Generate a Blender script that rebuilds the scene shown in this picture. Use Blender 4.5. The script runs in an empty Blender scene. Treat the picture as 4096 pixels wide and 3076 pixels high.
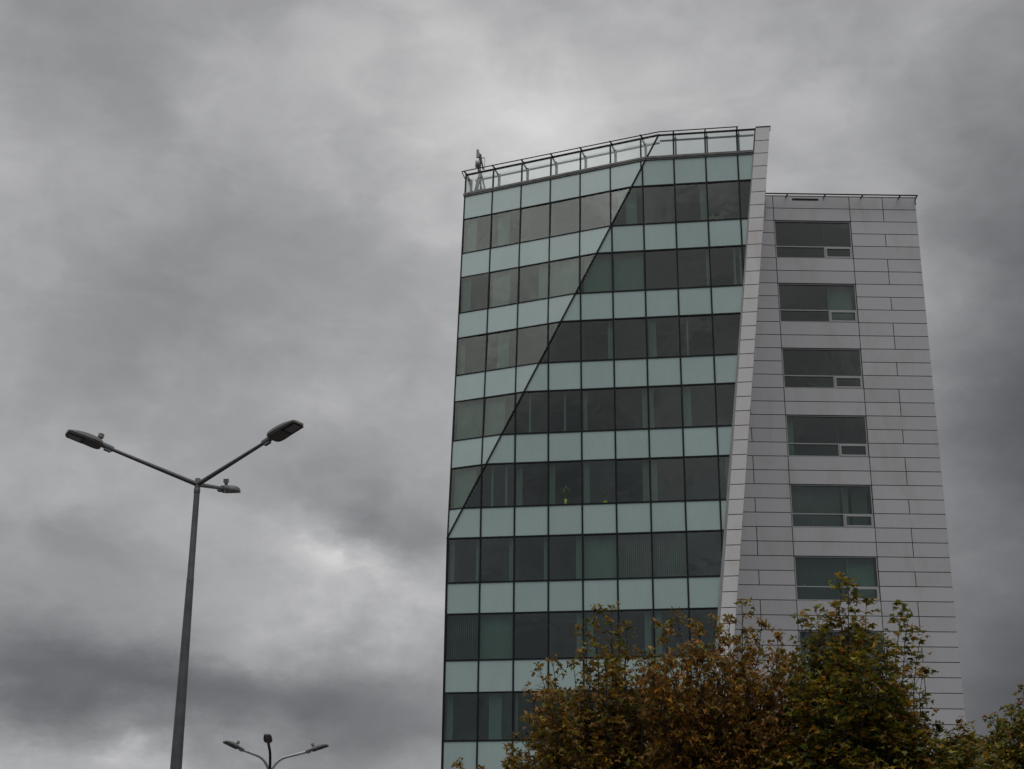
import bpy, bmesh, math, random
import numpy as np
from mathutils import Vector, Matrix, Euler

random.seed(11); rng = np.random.default_rng(11)
scene = bpy.context.scene
COL = scene.collection

# ------------------------------------------------------------------ camera
FPX, CXP, CYP = 6224.8, 2048.0, 1538.0          # focal length in photo pixels, principal point
PITCH, ROLL, EYE = 0.37425, 0.00912, 1.6
_f = Vector((0, math.cos(PITCH), math.sin(PITCH)))
_r0 = Vector((1, 0, 0)); _u0 = _r0.cross(_f)
_r = math.cos(ROLL)*_r0 + math.sin(ROLL)*_u0
_u = -math.sin(ROLL)*_r0 + math.cos(ROLL)*_u0
cam = bpy.data.cameras.new('camera'); camo = bpy.data.objects.new('camera', cam); COL.objects.link(camo)
cam.sensor_width = 36; cam.lens = FPX/4096*36; cam.clip_end = 3000; cam.clip_start = 0.1
M = Matrix((( _r.x, _u.x, -_f.x), (_r.y, _u.y, -_f.y), (_r.z, _u.z, -_f.z))).to_4x4()
M.translation = Vector((0, 0, EYE)); camo.matrix_world = M
scene.camera = camo
K = 4096/2212.0
def direction(px, py):
    d = _f + _r*(px*K-CXP)/FPX - _u*(py*K-CYP)/FPX
    return d
def at(px, py, Y):
    d = direction(px, py); return Vector((0, 0, EYE)) + d*(Y/d.y)

# ------------------------------------------------------------------ world: overcast sky
scene.view_settings.view_transform = 'Standard'; scene.view_settings.look = 'None'
scene.view_settings.exposure = 0; scene.view_settings.gamma = 1
SUN_EL, SUN_AZ = math.radians(60), math.radians(150)     # azimuth clockwise from +Y: behind the camera, to the right
world = bpy.data.worlds.new("World"); scene.world = world; world.use_nodes = True
nt = world.node_tree; nt.nodes.clear(); N = nt.nodes.new; LK = nt.links.new
out = N('ShaderNodeOutputWorld')
sky = N('ShaderNodeTexSky'); sky.sky_type = 'NISHITA'; sky.sun_disc = False
sky.sun_elevation = SUN_EL; sky.sun_rotation = SUN_AZ
bg1 = N('ShaderNodeBackground'); bg1.inputs[1].default_value = 0.07; LK(sky.outputs[0], bg1.inputs[0])
bg2 = N('ShaderNodeBackground'); bg2.inputs[1].default_value = 1.0
mixs = N('ShaderNodeMixShader'); mixs.inputs[0].default_value = 0.965
LK(bg1.outputs[0], mixs.inputs[1]); LK(bg2.outputs[0], mixs.inputs[2]); LK(mixs.outputs[0], out.inputs[0])
tc = N('ShaderNodeTexCoord')
def math_(op, a, b=None, nt=nt):
    n = nt.nodes.new('ShaderNodeMath'); n.operation = op
    for i, v in enumerate((a, b)):
        if v is None: continue
        if isinstance(v, (int, float)): n.inputs[i].default_value = v
        else: nt.links.new(v, n.inputs[i])
    return n.outputs[0]
def noise_(vec, scale, detail=5, rough=0.55, dist=0.0, nt=nt):
    n = nt.nodes.new('ShaderNodeTexNoise'); n.inputs['Scale'].default_value = scale
    n.inputs['Detail'].default_value = detail; n.inputs['Roughness'].default_value = rough
    n.inputs['Distortion'].default_value = dist
    if vec is not None: nt.links.new(vec, n.inputs['Vector'])
    return n
# stretch so that clouds flatten towards the horizon
mp = N('ShaderNodeMapping'); mp.inputs['Scale'].default_value = (1, 1, 1.9); LK(tc.outputs['Generated'], mp.inputs['Vector'])
wn = noise_(mp.outputs[0], 7.0, 6, 0.6)
sub = N('ShaderNodeVectorMath'); sub.operation = 'SUBTRACT'; LK(wn.outputs['Color'], sub.inputs[0]); sub.inputs[1].default_value = (.5, .5, .5)
scl = N('ShaderNodeVectorMath'); scl.operation = 'SCALE'; LK(sub.outputs[0], scl.inputs[0]); scl.inputs['Scale'].default_value = 0.105
warp = N('ShaderNodeVectorMath'); warp.operation = 'ADD'; LK(tc.outputs['Generated'], warp.inputs[0]); LK(scl.outputs[0], warp.inputs[1])
def dir_blob(d, sx, sz, roll=0.0):
    d = d.normalized()
    az = math.atan2(d.x, d.y); el = math.asin(d.z)
    R = Matrix.Rotation(-az, 3, 'Z') @ Matrix.Rotation(el, 3, 'X') @ Matrix.Rotation(roll, 3, 'Y')
    m = N('ShaderNodeMapping'); m.vector_type = 'TEXTURE'
    m.inputs['Location'].default_value = d; m.inputs['Rotation'].default_value = R.to_euler('XYZ')
    m.inputs['Scale'].default_value = (sx, 0.9, sz); LK(warp.outputs[0], m.inputs['Vector'])
    g = N('ShaderNodeTexGradient'); g.gradient_type = 'QUADRATIC_SPHERE'; LK(m.outputs[0], g.inputs[0])
    return g.outputs['Fac']
CLOUDS_AND_VIGNETTE = [  # photo x, y of the patch's centre, radii, strength in stops, roll: overcast banks and breaks; the right and corners also carry painted lens vignetting
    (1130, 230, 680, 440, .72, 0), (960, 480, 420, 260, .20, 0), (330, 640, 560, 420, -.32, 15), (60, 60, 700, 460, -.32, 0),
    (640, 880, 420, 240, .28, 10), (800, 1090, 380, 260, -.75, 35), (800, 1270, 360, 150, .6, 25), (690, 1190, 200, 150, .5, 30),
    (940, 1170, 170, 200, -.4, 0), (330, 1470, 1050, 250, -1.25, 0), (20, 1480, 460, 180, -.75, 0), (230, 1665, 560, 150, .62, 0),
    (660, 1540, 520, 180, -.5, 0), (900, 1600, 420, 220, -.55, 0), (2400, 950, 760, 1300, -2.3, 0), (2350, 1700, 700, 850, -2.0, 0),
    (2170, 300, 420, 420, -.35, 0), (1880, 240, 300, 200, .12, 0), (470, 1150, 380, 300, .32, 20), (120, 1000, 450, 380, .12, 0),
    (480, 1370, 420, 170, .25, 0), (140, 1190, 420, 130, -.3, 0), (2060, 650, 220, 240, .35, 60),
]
acc = None
for (px, py, sx, sy, amp, roll) in CLOUDS_AND_VIGNETTE:
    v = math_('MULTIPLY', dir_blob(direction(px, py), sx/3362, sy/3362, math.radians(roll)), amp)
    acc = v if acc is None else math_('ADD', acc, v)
# the part of the sky behind the camera and overhead, brightened high up to light the facade
sep = N('ShaderNodeSeparateXYZ'); LK(tc.outputs['Generated'], sep.inputs[0])
def mrange(v, a, b, c, d, nt=nt):
    n = nt.nodes.new('ShaderNodeMapRange'); n.interpolation_type = 'SMOOTHSTEP'
    nt.links.new(v, n.inputs['Value'])
    for k, x in zip(('From Min', 'From Max', 'To Min', 'To Max'), (a, b, c, d)): n.inputs[k].default_value = x
    return n.outputs[0]
acc = math_('ADD', acc, mrange(sep.outputs['Z'], 0.62, 0.95, 0, .7))
back = math_('MULTIPLY', mrange(sep.outputs['Y'], 0.45, -0.5, 0, 1), mrange(sep.outputs['Z'], 0.0, 0.75, -0.95, .65))
acc = math_('ADD', acc, back)
_aw = math.radians(234)      # unseen bright patch added behind the camera's left to brighten the folded facet
acc = math_('ADD', acc, math_('MULTIPLY', dir_blob(Vector((math.sin(_aw)*.7, math.cos(_aw)*.7, .74)), .75, .6), 1.7))
n1 = noise_(warp.outputs[0], 5.0, 7, 0.52, 0.3)
n2 = noise_(mp.outputs[0], 16.0, 8, 0.58, 0.6)
acc = math_('ADD', acc, math_('MULTIPLY', math_('SUBTRACT', n1.outputs['Fac'], 0.5), .85))
acc = math_('ADD', acc, math_('MULTIPLY', math_('SUBTRACT', n2.outputs['Fac'], 0.5), 0.52))
nb_ = noise_(warp.outputs[0], 11.0, 5, .55, .4)      # broken cloud behind the camera, mirrored by the glass
acc = math_('ADD', acc, math_('MULTIPLY', mrange(sep.outputs['Y'], 0.2, -0.2, 0, 2.6), math_('SUBTRACT', nb_.outputs['Fac'], .5)))
n3 = noise_(warp.outputs[0], 7.5, 5, .5, .15)
acc = math_('ADD', acc, mrange(n3.outputs['Fac'], 0.38, .65, -.15, .16))
n4 = noise_(warp.outputs[0], 17.0, 7, .58, .15)          # ragged small breaks low in the sky
low = math_('ADD', dir_blob(direction(780, 1260), .17, .10), dir_blob(direction(260, 1610), .26, .07))
acc = math_('ADD', acc, math_('MULTIPLY', math_('MULTIPLY', low, 1.9), math_('SUBTRACT', n4.outputs['Fac'], .5)))
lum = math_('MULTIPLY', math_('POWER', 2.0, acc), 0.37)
ramp = N('ShaderNodeValToRGB'); LK(lum, ramp.inputs[0])
ramp.color_ramp.elements[0].position = 0.05; ramp.color_ramp.elements[0].color = (.97, .985, 1.03, 1)
ramp.color_ramp.elements[1].position = 0.55; ramp.color_ramp.elements[1].color = (1.0, 0.995, 1.0, 1)
vm = N('ShaderNodeVectorMath'); vm.operation = 'SCALE'; LK(ramp.outputs[0], vm.inputs[0]); LK(lum, vm.inputs['Scale'])
blue = N('ShaderNodeMix'); blue.data_type = 'RGBA'      # blue tint added to the unseen low sky, for the lower panes' reflections
LK(math_('MULTIPLY', mrange(sep.outputs['Y'], 0.2, -0.3, 0, 1), mrange(sep.outputs['Z'], .45, .12, 0, 1)), blue.inputs['Factor'])
blue.inputs['A'].default_value = (1, 1, 1, 1); blue.inputs['B'].default_value = (.90, 1.0, 1.07, 1)
vmb = N('ShaderNodeVectorMath'); vmb.operation = 'MULTIPLY'; LK(vm.outputs[0], vmb.inputs[0]); LK(blue.outputs['Result'], vmb.inputs[1])
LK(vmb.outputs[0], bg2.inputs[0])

sun = bpy.data.lights.new('sun', 'SUN'); sun.energy = 0.5; sun.angle = math.radians(40); sun.color = (1.0, .97, .93)
suno = bpy.data.objects.new('sun', sun); COL.objects.link(suno)
sd = Vector((math.sin(SUN_AZ)*math.cos(SUN_EL), math.cos(SUN_AZ)*math.cos(SUN_EL), math.sin(SUN_EL)))
suno.rotation_euler = sd.to_track_quat('Z', 'Y').to_euler(); suno.location = sd*200

# ------------------------------------------------------------------ helpers
class MB:
    def __init__(s): s.v = []; s.f = []
    def add(s, vs, fs):
        o = len(s.v); s.v += [tuple(v) for v in vs]; s.f += [tuple(i+o for i in f) for f in fs]; return s
    def box(s, lo, hi):
        x0, y0, z0 = lo; x1, y1, z1 = hi
        return s.add([(x0,y0,z0),(x1,y0,z0),(x1,y1,z0),(x0,y1,z0),(x0,y0,z1),(x1,y0,z1),(x1,y1,z1),(x0,y1,z1)],
                     [(0,3,2,1),(4,5,6,7),(0,1,5,4),(1,2,6,5),(2,3,7,6),(3,0,4,7)])
    def prism(s, poly, fr, n0, n1):
        """polygon in the (a, b) coordinates of a frame, thick from n0 (back) to n1 (front)"""
        o, ea, eb, n = fr; k = len(poly)
        vs = [o+ea*a+eb*b+n*n0 for a, b in poly] + [o+ea*a+eb*b+n*n1 for a, b in poly]
        return s.add(vs, [tuple(range(k-1, -1, -1)), tuple(range(k, 2*k))] + [(i, (i+1) % k, (i+1) % k+k, i+k) for i in range(k)])
    def bar(s, p, q, w, h=None, up=Vector((0, 0, 1))):
        """square bar between two points"""
        h = h or w; p = Vector(p); q = Vector(q); d = (q-p).normalized()
        if abs(d.dot(up)) > .99: up = Vector((0, 1, 0))
        x = d.cross(up).normalized()*w/2; y = x.cross(d).normalized()*h/2
        vs = [c+a*x+b*y for c in (p, q) for a, b in ((-1,-1),(1,-1),(1,1),(-1,1))]
        return s.add(vs, [(0,1,2,3),(7,6,5,4),(0,4,5,1),(1,5,6,2),(2,6,7,3),(3,7,4,0)])
    def tube(s, pts, rad, n=14, cap=True):
        pts = [Vector(p) for p in pts]; m = len(pts); o = len(s.v)
        ref = None
        for i, p in enumerate(pts):
            t = (pts[min(i+1, m-1)]-pts[max(i-1, 0)]).normalized()
            if ref is None: ref = Vector((1, 0, 0)) if abs(t.x) < .9 else Vector((0, 1, 0))
            x = (ref - t*ref.dot(t)).normalized(); ref = x; y = t.cross(x)
            r = rad[i] if isinstance(rad, (list, tuple)) else rad
            s.v += [tuple(p+(x*math.cos(a)+y*math.sin(a))*r) for a in (2*math.pi*k/n for k in range(n))]
        for i in range(m-1):
            for k in range(n):
                a = o+i*n+k; b = o+i*n+(k+1) % n; s.f.append((a, b, b+n, a+n))
        if cap:
            s.f.append(tuple(o+k for k in range(n-1, -1, -1))); s.f.append(tuple(o+(m-1)*n+k for k in range(n)))
        return s
    def build(s, name, mat, parent=None, smooth=False, bevel=0, fix=True):
        me = bpy.data.meshes.new(name); me.from_pydata(s.v, [], s.f); me.update()
        if fix:
            bm = bmesh.new(); bm.from_mesh(me); bmesh.ops.recalc_face_normals(bm, faces=bm.faces[:]); bm.to_mesh(me); bm.free()
        if smooth:
            me.shade_smooth()
            try: me.set_sharp_from_angle(angle=math.radians(40))
            except Exception: pass
        me.materials.append(mat)
        o = bpy.data.objects.new(name, me); COL.objects.link(o)
        if parent: o.parent = parent; o.matrix_parent_inverse = Matrix.Identity(4)
        if bevel:
            b = o.modifiers.new('bevel', 'BEVEL'); b.width = bevel; b.segments = 2; b.limit_method = 'ANGLE'
        return o
def shift(mb, v):
    mb.v = [(a-v.x, b-v.y, c-v.z) for a, b, c in mb.v]; return mb
def thing(name, loc, label, cat, group=None):
    o = bpy.data.objects.new(name, None); COL.objects.link(o); o.location = loc
    o.empty_display_size = .3; o['label'] = label; o['category'] = cat
    if group: o['group'] = group
    return o
def clip(poly, a, b, c):
    """keep the part of a polygon where a*x+b*y <= c"""
    res = []
    for i in range(len(poly)):
        p, q = poly[i], poly[(i+1) % len(poly)]
        dp, dq = a*p[0]+b*p[1]-c, a*q[0]+b*q[1]-c
        if dp <= 0: res.append(p)
        if (dp < 0 < dq) or (dq < 0 < dp):
            t = dp/(dp-dq); res.append((p[0]+(q[0]-p[0])*t, p[1]+(q[1]-p[1])*t))
    return res
def area(poly): return abs(sum(p[0]*q[1]-q[0]*p[1] for p, q in zip(poly, poly[1:]+poly[:1])))/2

# ------------------------------------------------------------------ materials
def newmat(name):
    m = bpy.data.materials.new(name); m.use_nodes = True
    return m, m.node_tree, m.node_tree.nodes['Principled BSDF']
def principled(name, col, rough=.5, metal=0, spec=.5, var=.0, vscale=3.0, bump=0.0, bscale=60, coat=0, stretch=(1, 1, 1)):
    m, t, b = newmat(name)
    b.inputs['Roughness'].default_value = rough; b.inputs['Metallic'].default_value = metal
    b.inputs['Specular IOR Level'].default_value = spec; b.inputs['Coat Weight'].default_value = coat; b.inputs['Coat Roughness'].default_value = .08
    tcn = t.nodes.new('ShaderNodeTexCoord')
    mpn = t.nodes.new('ShaderNodeMapping'); mpn.inputs['Scale'].default_value = stretch; t.links.new(tcn.outputs['Object'], mpn.inputs['Vector'])
    n = noise_(mpn.outputs[0], vscale, 6, .6, 0.2, t)
    r = t.nodes.new('ShaderNodeValToRGB'); t.links.new(n.outputs['Fac'], r.inputs[0])
    lo = [c*(1-var) for c in col]; hi = [c*(1+var) for c in col]
    r.color_ramp.elements[0].position = .3; r.color_ramp.elements[0].color = (*lo, 1)
    r.color_ramp.elements[1].position = .7; r.color_ramp.elements[1].color = (*hi, 1)
    t.links.new(r.outputs[0], b.inputs['Base Color'])
    if bump:
        bn = noise_(mpn.outputs[0], bscale, 3, .5, 0, t); bp = t.nodes.new('ShaderNodeBump'); bp.inputs['Strength'].default_value = bump
        bp.inputs['Distance'].default_value = .01; t.links.new(bn.outputs['Fac'], bp.inputs['Height']); t.links.new(bp.outputs[0], b.inputs['Normal'])
    return m
def glass_mat(name, tint, refl, wav=0.006, wscale=1.3):
    """tinted, partly mirror-coated pane: see-through with a reflection that grows at grazing angles"""
    m, t, b = newmat(name); t.nodes.remove(b); o = t.nodes['Material Output']
    tr = t.nodes.new('ShaderNodeBsdfTransparent'); tr.inputs[0].default_value = (*tint, 1)
    gl = t.nodes.new('ShaderNodeBsdfGlossy'); gl.inputs['Roughness'].default_value = 0.03; gl.inputs['Color'].default_value = (.955, 1.0, .945, 1)
    fr = t.nodes.new('ShaderNodeFresnel'); fr.inputs[0].default_value = 1.5
    ge = t.nodes.new('ShaderNodeNewGeometry')
    fac = math_('MINIMUM', math_('ADD', fr.outputs[0], refl-.04, t), 1.0, t)
    fac = math_('MULTIPLY', fac, math_('SUBTRACT', 1.0, ge.outputs['Backfacing'], t), t)     # the coating is on the outer face
    tcn = t.nodes.new('ShaderNodeTexCoord'); nn = noise_(tcn.outputs['Object'], wscale, 2, .4, 0, t)
    bp = t.nodes.new('ShaderNodeBump'); bp.inputs['Distance'].default_value = wav; bp.inputs['Strength'].default_value = 1
    t.links.new(nn.outputs['Fac'], bp.inputs['Height']); t.links.new(bp.outputs[0], gl.inputs['Normal'])
    mx = t.nodes.new('ShaderNodeMixShader'); t.links.new(fac, mx.inputs[0]); t.links.new(tr.outputs[0], mx.inputs[1]); t.links.new(gl.outputs[0], mx.inputs[2])
    t.links.new(mx.outputs[0], o.inputs[0]); return m
def cladding_mat(name, col, seed=0.0):
    """aluminium cassettes: faint tint difference from panel to panel, brownish weather stains and streaks"""
    m, t, b = newmat(name); b.inputs['Roughness'].default_value = .42; b.inputs['Specular IOR Level'].default_value = .4
    at_ = t.nodes.new('ShaderNodeAttribute'); at_.attribute_name = 'tone'
    tcn = t.nodes.new('ShaderNodeTexCoord')
    mpn = t.nodes.new('ShaderNodeMapping'); mpn.inputs['Scale'].default_value = (1, 1, .35); mpn.inputs['Location'].default_value = (seed, 0, 0)
    t.links.new(tcn.outputs['Object'], mpn.inputs['Vector'])
    n = noise_(mpn.outputs[0], .75, 7, .62, .5, t); n2 = noise_(mpn.outputs[0], 6, 5, .6, .3, t)
    st = t.nodes.new('ShaderNodeMapRange'); st.inputs['From Min'].default_value = .50; st.inputs['From Max'].default_value = .78; st.inputs['To Max'].default_value = .9
    t.links.new(n.outputs['Fac'], st.inputs['Value'])
    mx = t.nodes.new('ShaderNodeMix'); mx.data_type = 'RGBA'; t.links.new(st.outputs[0], mx.inputs['Factor'])
    mx.inputs['A'].default_value = (*col, 1); mx.inputs['B'].default_value = (col[0]*.86, col[1]*.80, col[2]*.74, 1)
    v = t.nodes.new('ShaderNodeVectorMath'); v.operation = 'SCALE'; t.links.new(mx.outputs['Result'], v.inputs[0])
    k = math_('MULTIPLY', at_.outputs['Fac'], math_('ADD', math_('MULTIPLY', n2.outputs['Fac'], .10, t), .95, t), t)
    t.links.new(k, v.inputs['Scale']); t.links.new(v.outputs[0], b.inputs['Base Color'])
    return m
MAT = dict(
    window=glass_mat('window_glass', (.58, .68, .63), .105),
    parapet=glass_mat('parapet_glass', (.89, .92, .912), .06),
    spandrel=principled('enamelled_glass', (.415, .535, .508), .30, spec=.5, var=.045, vscale=.6, coat=.55),
    mullion=principled('dark_aluminium', (.010, .011, .011), .5, metal=.0, spec=.22, var=.15),
    trim=principled('weathered_trim', (.16, .155, .15), .5, metal=.3, var=.3, vscale=2.5),
    rail=principled('black_steel', (.014, .014, .014), .5, spec=.25, var=.2),
    bracket=principled('grey_bracket_steel', (.17, .18, .18), .5, var=.15),
    wing=cladding_mat('shaded_white_cassette', (.535, .53, .545)),  # the blade's white darkened: wing shade and lens vignetting put into the colour
    blade=cladding_mat('white_blade_cassette', (.74, .723, .72), 7.0),
    reveal=principled('grey_reveal', (.33, .32, .31), .45, var=.1),
    joint=principled('dark_joint', (.035, .033, .03), .8, var=.2),
    wframe=principled('grey_window_frame', (.40, .40, .40), .4, var=.06),
    room=principled('interior_plaster', (.42, .42, .39), .9, var=.1, vscale=.4),
    floor=principled('interior_slab', (.30, .30, .28), .9, var=.1),
    blind=principled('blind_fabric', (.60, .645, .665), .9, var=.06, vscale=4, stretch=(1, 1, .2)),
    roof=principled('roof_membrane', (.2, .2, .2), .9, var=.2),
    pole=principled('galvanised_pole', (.115, .12, .125), .5, metal=.55, var=.22, vscale=4, bump=.06),
    arm=principled('galvanised_arm', (.15, .15, .15), .5, metal=.5, var=.22, vscale=6),
    silver=principled('bright_galvanised', (.62, .62, .62), .42, metal=.6, var=.15, vscale=5),
    head=principled('lamp_housing', (.165, .167, .17), .5, var=.10, vscale=8),
    underside=principled('lamp_underside', (.16, .148, .132), .55, var=.15, vscale=9),
    lens=principled('lamp_lens', (.30, .26, .235), .15, spec=.6, var=.2, vscale=22),
    bezel=principled('lamp_bezel', (.018, .018, .018), .35),
    sensor=principled('sensor_plastic', (.20, .195, .185), .6, var=.1),
    antenna=principled('antenna_casing', (.34, .335, .325), .5, var=.1),
    steel=principled('antenna_steel', (.09, .095, .095), .5, metal=.4, var=.2),
    pot=principled('lime_pot', (.52, .62, .05), .4),
    houseplant=principled('houseplant_leaf', (.14, .24, .10), .6, var=.3, vscale=20),
    cup=principled('white_cup', (.75, .75, .72), .4),
    bark=principled('bark', (.035, .029, .024), .9, var=.3, vscale=12, bump=.5, bscale=40),
    ground=principled('ground_asphalt', (.055, .055, .055), .9, var=.25, vscale=.6, bump=.3, bscale=80),
)

# ------------------------------------------------------------------ ground
g = MB(); g.add([(-900, -500, 0), (900, -500, 0), (900, 1500, 0), (-900, 1500, 0)], [(0, 1, 2, 3)])
_m = MAT['spandrel']; _t = _m.node_tree; _b = _t.nodes['Principled BSDF']; _l = _b.inputs['Base Color'].links[0]; _src = _l.from_socket
_oi = _t.nodes.new('ShaderNodeObjectInfo'); _v = _t.nodes.new('ShaderNodeVectorMath'); _v.operation = 'SCALE'
_tc = _t.nodes.new('ShaderNodeTexCoord'); _mp = _t.nodes.new('ShaderNodeMapping'); _mp.inputs['Scale'].default_value = (1, 1, .12); _t.links.new(_tc.outputs['Object'], _mp.inputs['Vector'])
_n = noise_(_mp.outputs[0], 9, 6, .65, .2, _t)
_st = math_('ADD', math_('MULTIPLY', _oi.outputs['Random'], .10, _t), math_('ADD', .87, math_('MULTIPLY', _n.outputs['Fac'], .16, _t), _t), _t)
_t.links.new(_src, _v.inputs[0]); _t.links.new(_st, _v.inputs['Scale']); _t.links.new(_v.outputs[0], _b.inputs['Base Color'])
go = g.build('ground', MAT['ground']); go['kind'] = 'structure'

# ------------------------------------------------------------------ the building
H = 3.5; ZV = Vector((0, 0, 1)); UP = EYE
OB = Vector((-2.8902, 68.4323, 19.3173+UP))                  # where the fold of the facade meets the left corner
HB = Vector((.99, -.1411, 0)).normalized(); NBk = Vector((.1411, .99, 0)).normalized(); NB = -NBk
HA = Vector((.9161, -.4009, 0)); DA = Vector((.0184, .1363, 1.0))
NA = HA.cross(DA).normalized()
NA = NA if NA.y < 0 else -NA
OW = Vector((13.1971, 70.2925, 37.3606+UP)); HW = Vector((.99994, .0111, 0)); NW = Vector((.0111, -.99994, 0))
FB = (OB, HB, ZV, NB); FA = (OB, HA, DA, NA); FW = (OW, HW, ZV, NW)
WB, WA = 1.5464, 1.5966                                       # mullion spacing on the two facets
KD_B, KD_A = .4985, .5190                                     # the fold: u = k * z on either facet
ZBOT = -OB.z                                                  # ground below the fold corner
ZT, ZTT, ZTOP = 18.93, 19.11, 20.33                           # top of the glazing, top of its trim, top of the parapet glass
def ug(z): return 12.52+.115*z                                # edge of the glazing at the white blade
def ul(z): return 12.616+.1108*z                              # left and right edge of the blade
def ur(z): return 13.27+.1124*z
def zW(k): return (6-k)*H
def zS(k): return (6-k)*H+1.429

BUILD = thing('office_building', (OB.x, OB.y, 0), 'tall office block with folded green glass front, leaning white fin and white panelled wing', 'building')
BO = Vector((OB.x, OB.y, 0))
def bpart(mb, name, mat, parent=None, **k):
    """a part of the building, in coordinates of the thing it belongs to"""
    o = shift(mb, BO).build(name, mat, parent or BUILD, **k)
    return o

def cells(zlo, zhi, face):
    """clipped cells of one band of the facade: (column, polygon)"""
    res = []
    for j in range(-1, 11):
        if face == 'B':
            a, b = j*WB, (j+1)*WB
            if j < 0: continue
            p = [(a, zlo), (b, zlo), (b, zhi), (a, zhi)]
            if zhi > 0: p = clip(p, -1, KD_B, 0)
            p = clip(p, 1, -.115, 12.52)
        else:
            if zhi <= 0 or j < 0: continue
            a, b = j*WA, (j+1)*WA
            p = clip([(a, max(zlo, 0)), (b, max(zlo, 0)), (b, zhi), (a, zhi)], 1, -KD_A, 0)
        if len(p) > 2 and area(p) > .03: res.append((j, p))
    return res
BLIND_B = {  # row: {column: (kind, from, to)}: what hangs behind each pane
    1: {5: [('s', .45, .75)], 7: [('s', .78, .98)], 9: [('s', .35, .8)]},
    2: {4: [('b', .1, .97)], 5: [('b', .05, .95)], 7: [('s', .88, .95)], 8: [('s', .72, .78), ('s', .9, .94)], 3: [('b', .0, 1.)]},
    3: {4: [('s', .82, .98)], 6: [('s', .06, .24)], 7: [('s', .2, .24)], 2: [('s', .3, .4)]},
    4: {2: [('s', .4, .44)], 4: [('s', .05, .14)], 5: [('s', .82, .98)], 6: [('s', .04, .12)], 7: [('s', .04, .22)], 3: [('s', .46, .5)]},
    5: {1: [('s', .28, .31), ('s', .7, .76)], 2: [('s', .04, .19)], 3: [('s', .02, .17)], 4: [('s', .04, .19)], 5: [('s', .78, .96)], 6: [('s', .03, .2)], 8: [('s', .2, .6)]},
    6: {0: [('s', .1, .22), ('s', .86, .98)], 1: [('s', .84, .98)], 2: [('s', .86, .98)], 3: [('s', .8, .97)], 4: [('b', .04, 1.)], 5: [('o', .04, 1.)], 6: [('o', 0, .95)]},
    7: {0: [('o', .1, .98)], 1: [('b', .02, .98)], 3: [('s', .8, .98)], 4: [('s', .1, .3)], 5: [('s', .74, .9)], 6: [('s', .04, .2)]},
    8: {0: [('s', .1, .26)], 1: [('b', .3, .66)], 2: [('s', .06, .1)], 4: [('b', .1, .8)]},
}
BLIND_A = {
    1: {0: [('s', .12, .45)], 1: [('b', .18, .58)], 5: [('s', .2, .42)]},
    2: {0: [('s', .06, .3)], 1: [('b', .08, .64)], 2: [('b', .62, .98)], 3: [('b', .02, .98)], 4: [('b', .1, 1.)]},
    3: {0: [('s', .08, .25)], 1: [('s', .32, .68)], 3: [('s', .2, .3)]},
    4: {0: [('b', .08, 1.)], 1: [('b', 0., .6)]},
    5: {0: [('b', .1, .8)]},
}
def add_blinds(spec, fr, col, w, z0, z1, kz, parent, left):
    """vertical slats behind a pane; left = clip function for the slanted edge"""
    for kind, a, b in spec:
        mb = MB(); n = 0
        pitch = .092 if kind != 's' else .085
        u = a*w
        while u < b*w-.02:
            uu = col*w+u+pitch/2
            ang = {'b': .25, 'o': .95, 's': .35}[kind]+random.uniform(-.06, .06)
            hw = .052
            zz0, zz1 = z0+.03, z1-.02
            if left: zz0 = max(zz0, left(uu-.06)) if left is not None and fr is FA else zz0
            if left is not None and fr is FB: zz1 = min(zz1, left(uu-.06))
            if zz1-zz0 > .15:
                ca, sa = math.cos(ang)*hw, math.sin(ang)*hw
                o, ea, eb, nn = fr
                pts = [o+ea*(uu+s*ca)+eb*z+nn*(-.20+s*sa) for s, z in ((-1, zz0), (1, zz0), (1, zz1), (-1, zz1))]
                pts2 = [p+nn*-.003 for p in pts]
                mb.add(pts+pts2, [(0,1,2,3),(7,6,5,4),(0,4,5,1),(1,5,6,2),(2,6,7,3),(3,7,4,0)]); n += 1
            u += pitch
        if n: bpart(mb, 'vertical_blind', MAT['blind'], parent)

def tilt(fr):
    """each pane sits a hair off true, as hung glass does"""
    o, ea, eb, n = fr
    t = (n + ea*random.gauss(0, .0022) + eb.normalized()*random.gauss(0, .0022)).normalized()
    return t
LASTROW = 9
for face, fr, w in (('B', FB, WB), ('A', FA, WA)):
    for k in range(1, LASTROW+1):
        for j, p in cells(zW(k), zS(k), face):
            bpart(MB().prism(p, fr, -.03, 0), 'spandrel_panel', MAT['spandrel'])
        for j, p in cells(zS(k+1), zW(k), face):
            o, ea, eb, n = fr
            cx = sum(q[0] for q in p)/len(p); cz = sum(q[1] for q in p)/len(p); t1, t2 = random.gauss(0, .007), random.gauss(0, .007)
            front = [o+ea*a+eb*b+n*((a-cx)*t1+(b-cz)*t2-.016) for a, b in p]
            backv = [v-n*.012 for v in front]; m = len(p)
            mb = MB().add(front+backv, [tuple(range(m)), tuple(range(2*m-1, m-1, -1))]+[(i, i+m, (i+1) % m+m, (i+1) % m) for i in range(m)])
            pane = bpart(mb, 'window_pane', MAT['window'])
            spec = (BLIND_B if face == 'B' else BLIND_A).get(k, {}).get(j)
            if spec:
                if face == 'A': lf = lambda u: (u+.12)/KD_A
                elif zW(k) > 0: lf = (lambda u: (u)/KD_B) if j*WB < KD_B*zW(k) else None
                else: lf = None
                add_blinds(spec, fr, j, w, zS(k+1), zW(k), 0, pane, lf)

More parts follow.
